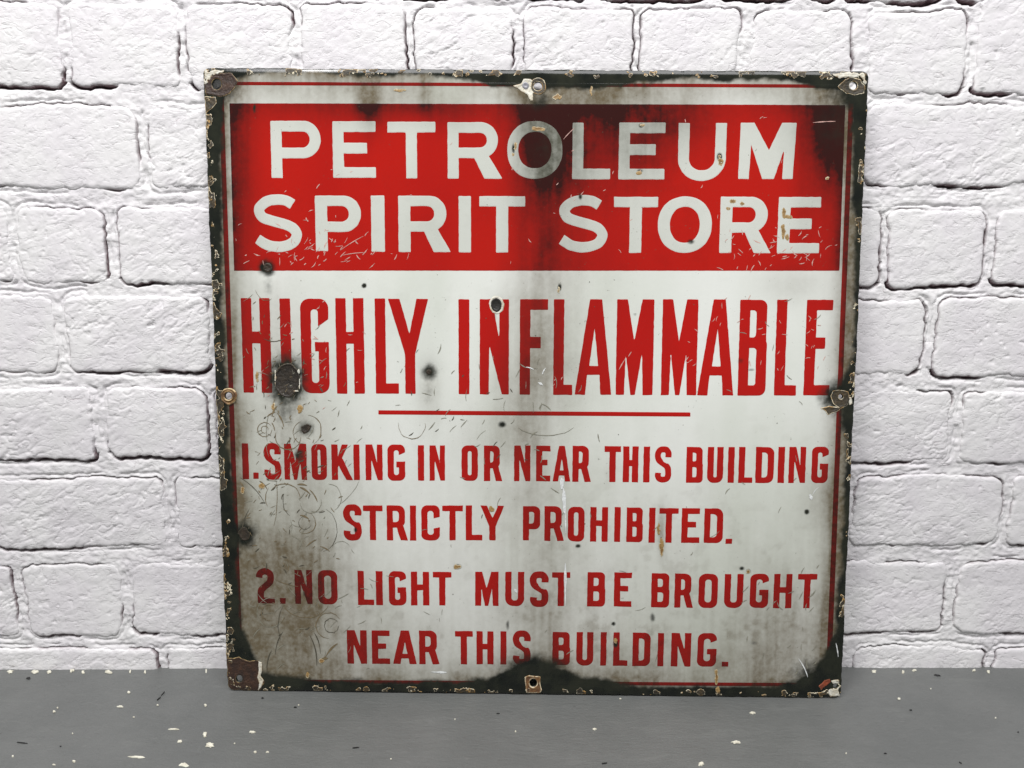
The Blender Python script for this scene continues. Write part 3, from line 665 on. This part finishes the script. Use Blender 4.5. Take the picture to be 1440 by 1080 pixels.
patch('rust_patch', [(286, 112), (296, 103), (312, 102), (324, 101), (334, 113), (330, 121), (322, 130), (309, 136), (300, 133), (287, 131)], mat=M_BROWN, rough=1.5, seed=1)
patch('enamel_chip', [(287, 99), (312, 98), (306, 103), (298, 106), (293, 113), (287, 116)], mat=M_CREAM, rough=4.5, seed=2, freq=4, base=.0006)
patch('rust_patch', [(286, 134), (302, 136), (303, 144), (297, 152), (287, 158)], mat=M_CHIP, rough=1.5, seed=3)
patch('enamel_chip', [(722, 120), (733, 117), (736, 110), (746, 110), (752, 114), (752, 128), (748, 131), (750, 141), (746, 141), (742, 132), (735, 129)], mat=M_CREAM, rough=1.2, seed=4)
patch('rust_patch', ell=(739, 119.5, 5, 5), mat=flat('bare_steel', (.30, .30, .33), .3), rough=.8, seed=5, base=.0007)
patch('rust_ring', ell=(757, 120, 11, 12), mat=M_CHIP, rough=1.4, seed=6, base=.0005)
patch('rust_patch', [(1179, 121), (1190, 110), (1200, 107), (1212, 110), (1219, 124), (1216, 130), (1203, 133), (1190, 130)], mat=M_CHIP, rough=1.6, seed=7)
patch('enamel_chip', [(1169, 103), (1198, 101), (1218, 101), (1219, 118), (1214, 112), (1210, 108), (1196, 107), (1182, 108)], mat=M_CREAM, rough=3.2, seed=8, freq=5, base=.0006)
patch('rust_ring', ell=(321.5, 557.5, 11.5, 12), mat=rust_mat('golden_rust', (.30, .17, .06), (.10, .05, .02), (.75, .6, .35), (.2, .1, .04), .2, 1.2), rough=1.0, seed=9, height=.0012)
patch('rust_patch', [(1169, 557), (1172, 550), (1182, 548), (1194, 551), (1197, 562), (1193, 571), (1182, 574), (1173, 568)], mat=M_CHIP, rough=1.2, seed=10, base=.0004)
patch('enamel_chip', [(1155, 574), (1166, 571), (1174, 572), (1188, 573), (1179, 578), (1165, 584), (1161, 578)], mat=M_CHIP, rough=.8, seed=11)
patch('enamel_chip', [(1194, 559), (1199, 558), (1200, 568), (1196, 570)], mat=M_CREAM, rough=1, seed=12)
patch('rust_ring', [(738, 953), (744, 951), (752, 952), (760, 953), (760, 962), (762, 972), (759, 977), (740, 976), (739, 964)], mat=rust_mat('orange_rust', (.10, .045, .02), (.22, .11, .04), (.78, .66, .45), (.3, .17, .07), .3, 1.3), rough=1.0, seed=13)
patch('rust_patch', [(318, 927), (335, 925), (350, 931), (362, 930), (368, 941), (365, 952), (371, 960), (364, 975), (340, 975), (319, 974)], mat=M_BROWN, rough=1.6, seed=14)
patch('enamel_chip', [(362, 929), (368, 932), (368, 944), (366, 951), (371, 958), (366, 968), (362, 972), (364, 962), (361, 953), (364, 944)], mat=M_CREAM, rough=1.2, seed=15, base=.0007)
patch('enamel_chip', [(1164, 974), (1170, 970), (1180, 968), (1182, 981), (1169, 982)], mat=M_CREAM, rough=2, seed=16, freq=4)
patch('enamel_chip', [(1169, 958), (1180, 957), (1181, 963), (1172, 963)], mat=M_CREAM, rough=1.2, seed=17)
patch('rust_patch', [(1152, 966), (1160, 958), (1168, 956), (1168, 961), (1156, 971)], mat=rust_mat('red_rust', (.30, .06, .02), (.16, .04, .02), (.45, .15, .08), (.3, .1, .05)), rough=1.8, seed=18)
patch('rust_crater', ell=(403.5, 535, 18.5, 24), mat=rust_mat('crater_rust', (.018, .014, .010), (.038, .028, .018), (.10, .08, .045), (.05, .04, .02), 0, .8), rough=1.5, seed=19, height=.0006)
for i, e in enumerate([(386.5, 532, .8, 12), (421, 540, .8, 7), (416, 550, 3.5, 1), (420, 522, 1.6, 3)]):
    patch('enamel_chip', ell=e, mat=M_CREAM, rough=1.3, seed=20 + i, freq=3, base=.0009)
patch('enamel_chip', ell=(698, 429, 10.5, 12.5), mat=M_CREAM, rough=1.6, seed=24, freq=5)
patch('rust_patch', ell=(697.5, 429, 7.5, 9.5), mat=flat('bare_black', (.018, .017, .013), .5), rough=1.3, seed=25, base=.0008)
patch('rust_patch', [(423, 600), (432, 596), (438, 599), (434, 607), (427, 610), (424, 606)], mat=M_RUST, rough=1, seed=26)
patch('rust_patch', ell=(602.5, 523, 4, 4), mat=M_RUST, rough=1.2, seed=27)
patch('rust_patch', ell=(375, 376, 6, 6), mat=M_RUST, rough=1.2, seed=28)
patch('rust_patch', ell=(343, 752, 8, 9), mat=M_RUST, rough=3, seed=29)
OCH = rust_mat('ochre_rust', (.22, .12, .035), (.40, .26, .10), (.62, .55, .38), (.35, .22, .08), .0, 1.2)
for i, (x, y, rx, ry) in enumerate([(1103, 300, 3.5, 8), (1109, 305, 6, 3), (1102, 325, 3.5, 10), (1108, 333, 3, 5), (1030, 283, 5, 3), (1024, 293, 3, 2.5), (1044, 286, 3, 2), (899, 243, 4.5, 2.5), (903, 176, 3, 1.8), (926, 742, 2, 9),
                                   (930, 768, 3, 14), (644, 797, 5, 3.4), (691, 716, 4, 4), (1052, 803, 3, 3), (786, 408, 2, 5), (422, 575, 4, 6), (384, 572, 3, 6), (361, 530, 2, 9), (1008, 952, 2, 12), (1010, 972, 3, 5),
                                   (432, 950, 2.5, 5), (452, 930, 4, 3), (1014, 227, 4, 5), (832, 129, 1.5, 9), (560, 126, 10, 2), (784, 136, 6, 4), (1164, 250, 2, 2), (866, 902, 3, 4), (725, 206, 2, 5), (722, 218, 2, 3), (757, 181, 9, 3), (341, 690, 3, 5), (368, 683, 4, 4), (1012, 219, 2, 3)]):
    patch('rust_spot', ell=(x, y, rx, ry), mat=OCH, rough=2.2, seed=40 + i, freq=3.5, skip_hole=False, height=.0001)
# chipped edge all round, as one broken line of scars
def chip_f(u, v):
    px, py = sign_px(u, v); ds = edge_d(px, py, True)
    d = mn(*ds); n = .72 * fbm(px / 12, py / 12, 601, 4) + .28 * fbm(px / 4, py / 4, 603, 3); lo = fbm(px / 45, py / 45, 607, 2)
    left = (ds[3] <= d + .01); wd = np.where(left, 9.0, np.where(ds[2] <= d + .01, 7.0, np.where(ds[0] <= d + .01, 8.5, 7.5)))
    den = np.where(left, .03, np.where(ds[2] <= d + .01, -.02, np.where(ds[0] <= d + .01, .01, -.015)))
    f = (n - .60 + den + (lo - .5) * .22) * 22 - np.maximum(d - wd, 0) * .8 - np.maximum(.8 - d, 0)
    return np.minimum(np.minimum(f / MM, plate_f(u, v) - .0004), in_holes(u, v))
for nm, pts in (('top', [(285, 90), (1224, 92), (1224, 122), (285, 118)]), ('bottom', [(318, 958), (1186, 965), (1186, 986), (318, 978)]),
                ('left', [(282, 118), (312, 118), (340, 960), (312, 960)]), ('right', [(1205, 122), (1224, 122), (1186, 966), (1165, 966)])):
    Pq = px_poly(pts)
    gu, gv, pl = iso(*bbox(Pq, 0), .00048, lambda u, v: np.minimum(chip_f(u, v), -poly_sd(u, v, Pq)))
    d = chip_f(gu, gv); h = bend(gu, gv) + .00025 + .0003 * sst(0, .0006, d) - .0003 * sst(.0008, .002, d)
    o = mesh('chipped_edge', surf(gu, gv, h), pl, M_CHIP, sign, {'chip': d * 1000}); o['kind'] = 'stuff'

# ---- scratches: thin ribbons following the sheet
def ribbons(name, lines, mat, h=.0003):
    V_, Q_ = [], []; n = 0
    for pts, wd in lines:
        P = np.array(pts, float); u, v = to_sign(P[:, 0], P[:, 1]); P = np.stack([u, v], 1)
        T = np.gradient(P, axis=0); T /= np.linalg.norm(T, axis=1)[:, None] + 1e-9; N_ = np.stack([-T[:, 1], T[:, 0]], 1)
        k = len(P); tp = np.sin(np.linspace(.12, math.pi - .12, k)) ** .6 * wd / MM / 2
        jit = 1 + (np.array([hsh(np.array([i + n]), np.array([3]), 7)[0] for i in range(k)]) - .5) * .9
        A = P + N_ * (tp * jit)[:, None]; B = P - N_ * (tp * jit)[:, None]
        C = np.empty((2 * k, 2)); C[0::2] = A; C[1::2] = B
        V_.append(C); i = np.arange(k - 1) * 2 + n; Q_.append(np.stack([i, i + 2, i + 3, i + 1], 1)); n += 2 * k
    C = np.concatenate(V_); h_ = bend(C[:, 0], C[:, 1]) + h
    o = mesh(name, surf(C[:, 0], C[:, 1], h_), [np.concatenate(Q_)], mat, sign); o['kind'] = 'stuff'
R3 = random.Random(21)
def arc(cx, cy, r, a0, a1, sq=1.0, rot=0, n=None):
    n = n or max(5, int(abs(a1 - a0) / 14) + 3); o = []
    for a in np.linspace(math.radians(a0), math.radians(a1), n):
        x, y = r * math.cos(a), r * sq * math.sin(a); o.append((cx + x * math.cos(rot) - y * math.sin(rot) + R3.gauss(0, .25), cy + x * math.sin(rot) + y * math.cos(rot) + R3.gauss(0, .25)))
    return o
def dash(x, y, L, a, bendy=.3):
    p = []; 
    for s in np.linspace(-.5, .5, 6): p.append((x + L * s * math.cos(a) - bendy * L * (s * s - .25) * math.sin(a), y + L * s * math.sin(a) + bendy * L * (s * s - .25) * math.cos(a)))
    return p
dark, brown, faint, pale = [], [], [], []
for a in [(400, 700, 22, -150, 10, .9), (398, 700, 25, 150, 215, 1), (412, 705, 14, 110, 210, 1.5), (437, 705, 15, -10, 170, 1.1), (462, 700, 18, -90, 60, 1.1), (429, 735, 15, -60, 120, 1), (429, 735, 9, 20, 260, 1),
          (380, 862, 19, 0, 330, 1.1), (378, 862, 11, 60, 300, 1), (430, 842, 34, 20, 160, .8), (462, 880, 18, 90, 330, 1), (466, 880, 10, 0, 330, 1), (405, 880, 14, 140, 250, 2.2), (450, 745, 24, -70, 80, 1.3),
          (372, 604, 10, 0, 330, 1), (372, 604, 5, 60, 380, 1), (405, 614, 18, 0, 200, 1), (430, 605, 22, -80, 60, 1), (428, 608, 16, 90, 250, 1), (579, 598, 19, -10, 190, 1.0), (385, 450, 30, 60, 120, 1),
          (480, 775, 14, 200, 330, 1), (374, 400, 16, 60, 160, 1.4), (768, 590, 45, 30, 150, .5), (350, 700, 40, -20, 30, 2), (404, 605, 30, 160, 210, 1.5), (430, 790, 60, 100, 140, .6), (440, 650, 70, 20, 60, 1)]:
    (brown if R3.random() < .5 else faint if R3.random() < .7 else dark).append((arc(*a), R3.uniform(.6, 1.1)))
for a in [(392, 905, 34, -1.25), (378, 930, 30, -1.35), (440, 915, 45, 1.35), (446, 905, 30, 1.3), (355, 690, 50, .8), (345, 735, 40, -1.3)]: dark.append((dash(*a), 1.5))
brown += [(dash(466, 915, 26, -.85), 2.6), (dash(455, 928, 12, -.3), 3), (dash(386, 578, 16, -1.1), 2.4), (dash(381, 583, 14, -.5), 2), (dash(429, 690, 18, .6), 2.2), (dash(441, 697, 20, 1), 1.6), (dash(425, 682, 14, .1), 2), (dash(428, 727, 14, .4), 2),
          (dash(370, 682, 16, .8), 2), (dash(340, 684, 14, 1.1), 1.8), (dash(438, 764, 18, -.6), 1.7), (dash(457, 772, 16, .5), 1.4), (dash(384, 600, 12, 1.2), 1.5), (dash(394, 590, 22, 1.1), 2)]
def scatter(lst, n, cx, cy, sx, sy, L0, L1, w0, w1, hb=(340, 1165, 390, 950)):
    k = 0
    while k < n:
        x, y = R3.gauss(cx, sx), R3.gauss(cy, sy)
        if not (hb[0] < x < hb[1] and hb[2] < y < hb[3]): continue
        lst.append((dash(x, y, R3.uniform(L0, L1), R3.uniform(0, math.pi) if R3.random() < .5 else R3.gauss(-.9, .4), R3.uniform(-.5, .5)), R3.uniform(w0, w1))); k += 1
scatter(dark, 45, 400, 680, 38, 110, 4, 11, .9, 1.8); scatter(faint, 90, 405, 700, 45, 130, 3, 18, .5, 1.1)
scatter(faint, 24, 500, 850, 80, 50, 3, 16, .5, 1.0); scatter(dark, 15, 690, 600, 50, 60, 4, 12, .7, 1.3); scatter(faint, 42, 710, 600, 60, 70, 5, 18, .7, 1.3)
scatter(faint, 18, 440, 560, 60, 80, 3, 12, .6, 1.0); scatter(brown, 90, 400, 700, 40, 110, 3, 9, .6, 1.2); scatter(brown, 40, 385, 520, 30, 60, 3, 8, .6, 1.2); scatter(faint, 12, 900, 800, 170, 120, 5, 16, .6, 1.1); scatter(faint, 12, 1100, 480, 50, 110, 5, 14, .6, 1.1)
scatter(dark, 16, 820, 700, 220, 160, 1, 2, .8, 1.5); scatter(faint, 24, 1110, 880, 40, 50, 5, 14, .9, 1.5)
ribbons('scratches', dark, M_SCD); ribbons('scratches', brown, M_SCB, .00031); ribbons('scratches', faint, M_SCF, .00029)
rb = (330, 1180, 150, 378)
scatter(pale, 55, 440, 358, 60, 14, 3, 12, .6, 1.3, rb); scatter(pale, 50, 1100, 352, 55, 18, 3, 12, .6, 1.4, rb); scatter(pale, 14, 420, 300, 40, 30, 3, 9, .6, 1.4, rb); scatter(pale, 30, 760, 260, 250, 80, 2, 7, .5, 1.0, rb)
for cx, cy, sx, sy, n in ((450, 500, 8, 40, 16), (370, 530, 8, 20, 6), (402, 450, 5, 15, 5), (1146, 470, 7, 35, 16), (1010, 450, 8, 20, 8), (1095, 480, 5, 30, 8), (970, 500, 4, 20, 9), (1060, 480, 12, 40, 10), (785, 525, 6, 14, 5), (505, 500, 5, 30, 6)):
    scatter(pale, int(n * .7), cx, cy, sx, sy, 3, 9, .6, 1.2)
pale += [(dash(495, 342, 38, -.55, .1), 1.2), (dash(498, 357, 34, -.12, .1), 1.1), (dash(1013, 408 - 30, 10, .4), 1.2), (dash(1160, 171, 32, -.06, .05), 1.1), (dash(800, 188, 22, -.8, .1), .8), (dash(875, 512, 18, -1.05, .05), 1.2), (dash(886, 498, 8, -1.0, .05), 1.0)]
ribbons('scratches', pale, M_SCL, .00033)
ribbons('scratches', [(dash(1130, 940, 30, 1.1, .2), 1.3), (dash(1178, 915, 20, 1.4, .1), 1.6), (dash(790, 680, 16, 1.57, .05), 7), (dash(793, 704, 36, 1.53, .03), 5), (dash(795, 720, 60, 1.55, .0), 2.0), (dash(795, 822, 60, 1.57, 0), 3.0),
                      (dash(617, 946, 22, .03, 0), 3.2), (dash(1140, 699, 8, 1.2), 5), (dash(1147, 691, 14, -.9), 1.2), (dash(765, 522, 10, -1.1), 2), (dash(760, 540, 8, .5), 2.4), (dash(745, 518, 12, .3), 1.6), (dash(725, 831, 6, .9), 3)], M_SCW, .00034)

# ------------------------------------------------------------------ paint flecks on the floor
def fleck_mat():
    mt, nt, b = newmat('bare_cream_fleck'); g = G(nt); n = g.noise(300, 3, .6)
    g.l(g.mix(g.ss(n, .35, .7), (.80, .78, .66), (.55, .52, .42)), b.inputs['Base Color']); b.inputs['Roughness'].default_value = .6; return mt
M_FL = fleck_mat(); M_FD = flat('dark_fleck', (.02, .02, .02))
def fleck(px, py, rx, ry, seed, mat=None, ang=0):
    n = 14; pts = []
    R = random.Random(seed)
    for i in range(n):
        a = 2 * math.pi * i / n; k = R.uniform(.55, 1.2); x, y = rx * k * math.cos(a), ry * k * math.sin(a)
        pts.append((px + x * math.cos(ang) - y * math.sin(ang), py + x * math.sin(ang) + y * math.cos(ang)))
    x, y = to_floor([p[0] for p in pts], [p[1] for p in pts]); cx, cy = x.mean(), y.mean()
    y = np.minimum(y, -.0005)
    co = [(cx, cy, .00095)] + [(cx + (a - cx) * .8, min(cy + (b - cy) * .8, -.001), .0009) for a, b in zip(x, y)] + [(a, b, .0001) for a, b in zip(x, y)]
    tri = np.array([(0, 1 + (i + 1) % n, 1 + i) for i in range(n)]); qd = np.array([(1 + i, 1 + (i + 1) % n, 1 + n + (i + 1) % n, 1 + n + i) for i in range(n)])
    return mesh('paint_fleck', np.array(co), [tri[:, ::-1], qd[:, ::-1]], mat or M_FL, floor, smooth=False)
FL = [(181, 974, 2.6, 2), (169, 994, 5.5, 1.6), (76, 1001, 2.4, 2), (81, 996, 1.6, 1.2), (222, 992, 2, 1.2), (289, 992, 2.4, 2), (244, 1026, 9, 1.3), (288, 1033, 4, 6), (295, 1048, 7, 5), (253, 1043, 4.5, 2.6), (18, 1064, 2, 1.4), (104, 1071, 3, 2),
      (76, 1076, 3, 1), (192, 1065, 16, 1.8), (259, 1076, 9, 3.4), (355, 1030, 5, 2), (359, 1058, 3, 2), (376, 1058, 3, 1.2), (188, 1009, 2, .8), (102, 1032, 1.4, 1), (420, 992, 1.3, .7), (725, 1029, 1.5, 1.3), (836, 1026, 3.4, 1.8), (872, 983, 2, 1),
      (1058, 1003, 5, 2), (1035, 1044, 7.5, 2.6), (986, 1075, 5, 3.5), (1264, 983, 2.6, 2), (1309, 969, 1.5, 1), (330, 1046, 1.5, .8), (550, 1068, 1.5, .8), (640, 1012, 1.4, .7), (1190, 1060, 1.6, .8), (1400, 1010, 1.4, .8)]
for i, (x, y, a, b) in enumerate(FL): fleck(x, y, a * .88, b * .85, i)
FD = [(40, 954, 5, 2.4), (223, 983, 7, 1, -.7), (229, 976, 7, .7, -.8), (85, 1050, 2, 1), (415, 995, 3, 1), (369, 982, 3, 1.2), (1318, 950, 7, 1.6, .15), (1281, 999, 3, .9), (1350, 1073, 4, .9, .5), (850, 1074, 6, 1.3, -.1), (30, 1045, 12, .8, .12), (700, 1004, 4, .8),
      (500, 1052, 9, .7, -.1), (1245, 1060, 3, 1), (1432, 1030, 2, 1)]
for i, f in enumerate(FD): fleck(f[0], f[1], f[2] * .7, f[3] * .6, 100 + i, M_FD, f[4] if len(f) > 4 else 0)
R5 = random.Random(5)
for i, (x, rx) in enumerate([(14, 7), (50, 8), (69, 4), (117, 3), (183, 2), (204, 2), (290, 2), (1229, 4), (1270, 2.5), (1390, 3), (152, 9), (100, 2)]):
    fleck(x, 944 + R5.uniform(-.5, 1.5), rx * .8, 2.6, 200 + i)
for x in np.arange(-180, 1640, 23.0):      # torn paint where the floor meets the wall
    if R5.random() < .12: fleck(x + R5.uniform(-9, 9), 943, R5.uniform(1.5, 4), 1.6, int(x) + 900)
print('tris', sum(len(o.data.loops) - 2 * len(o.data.polygons) for o in S.objects if o.type == 'MESH'), 'objects', len(S.objects))
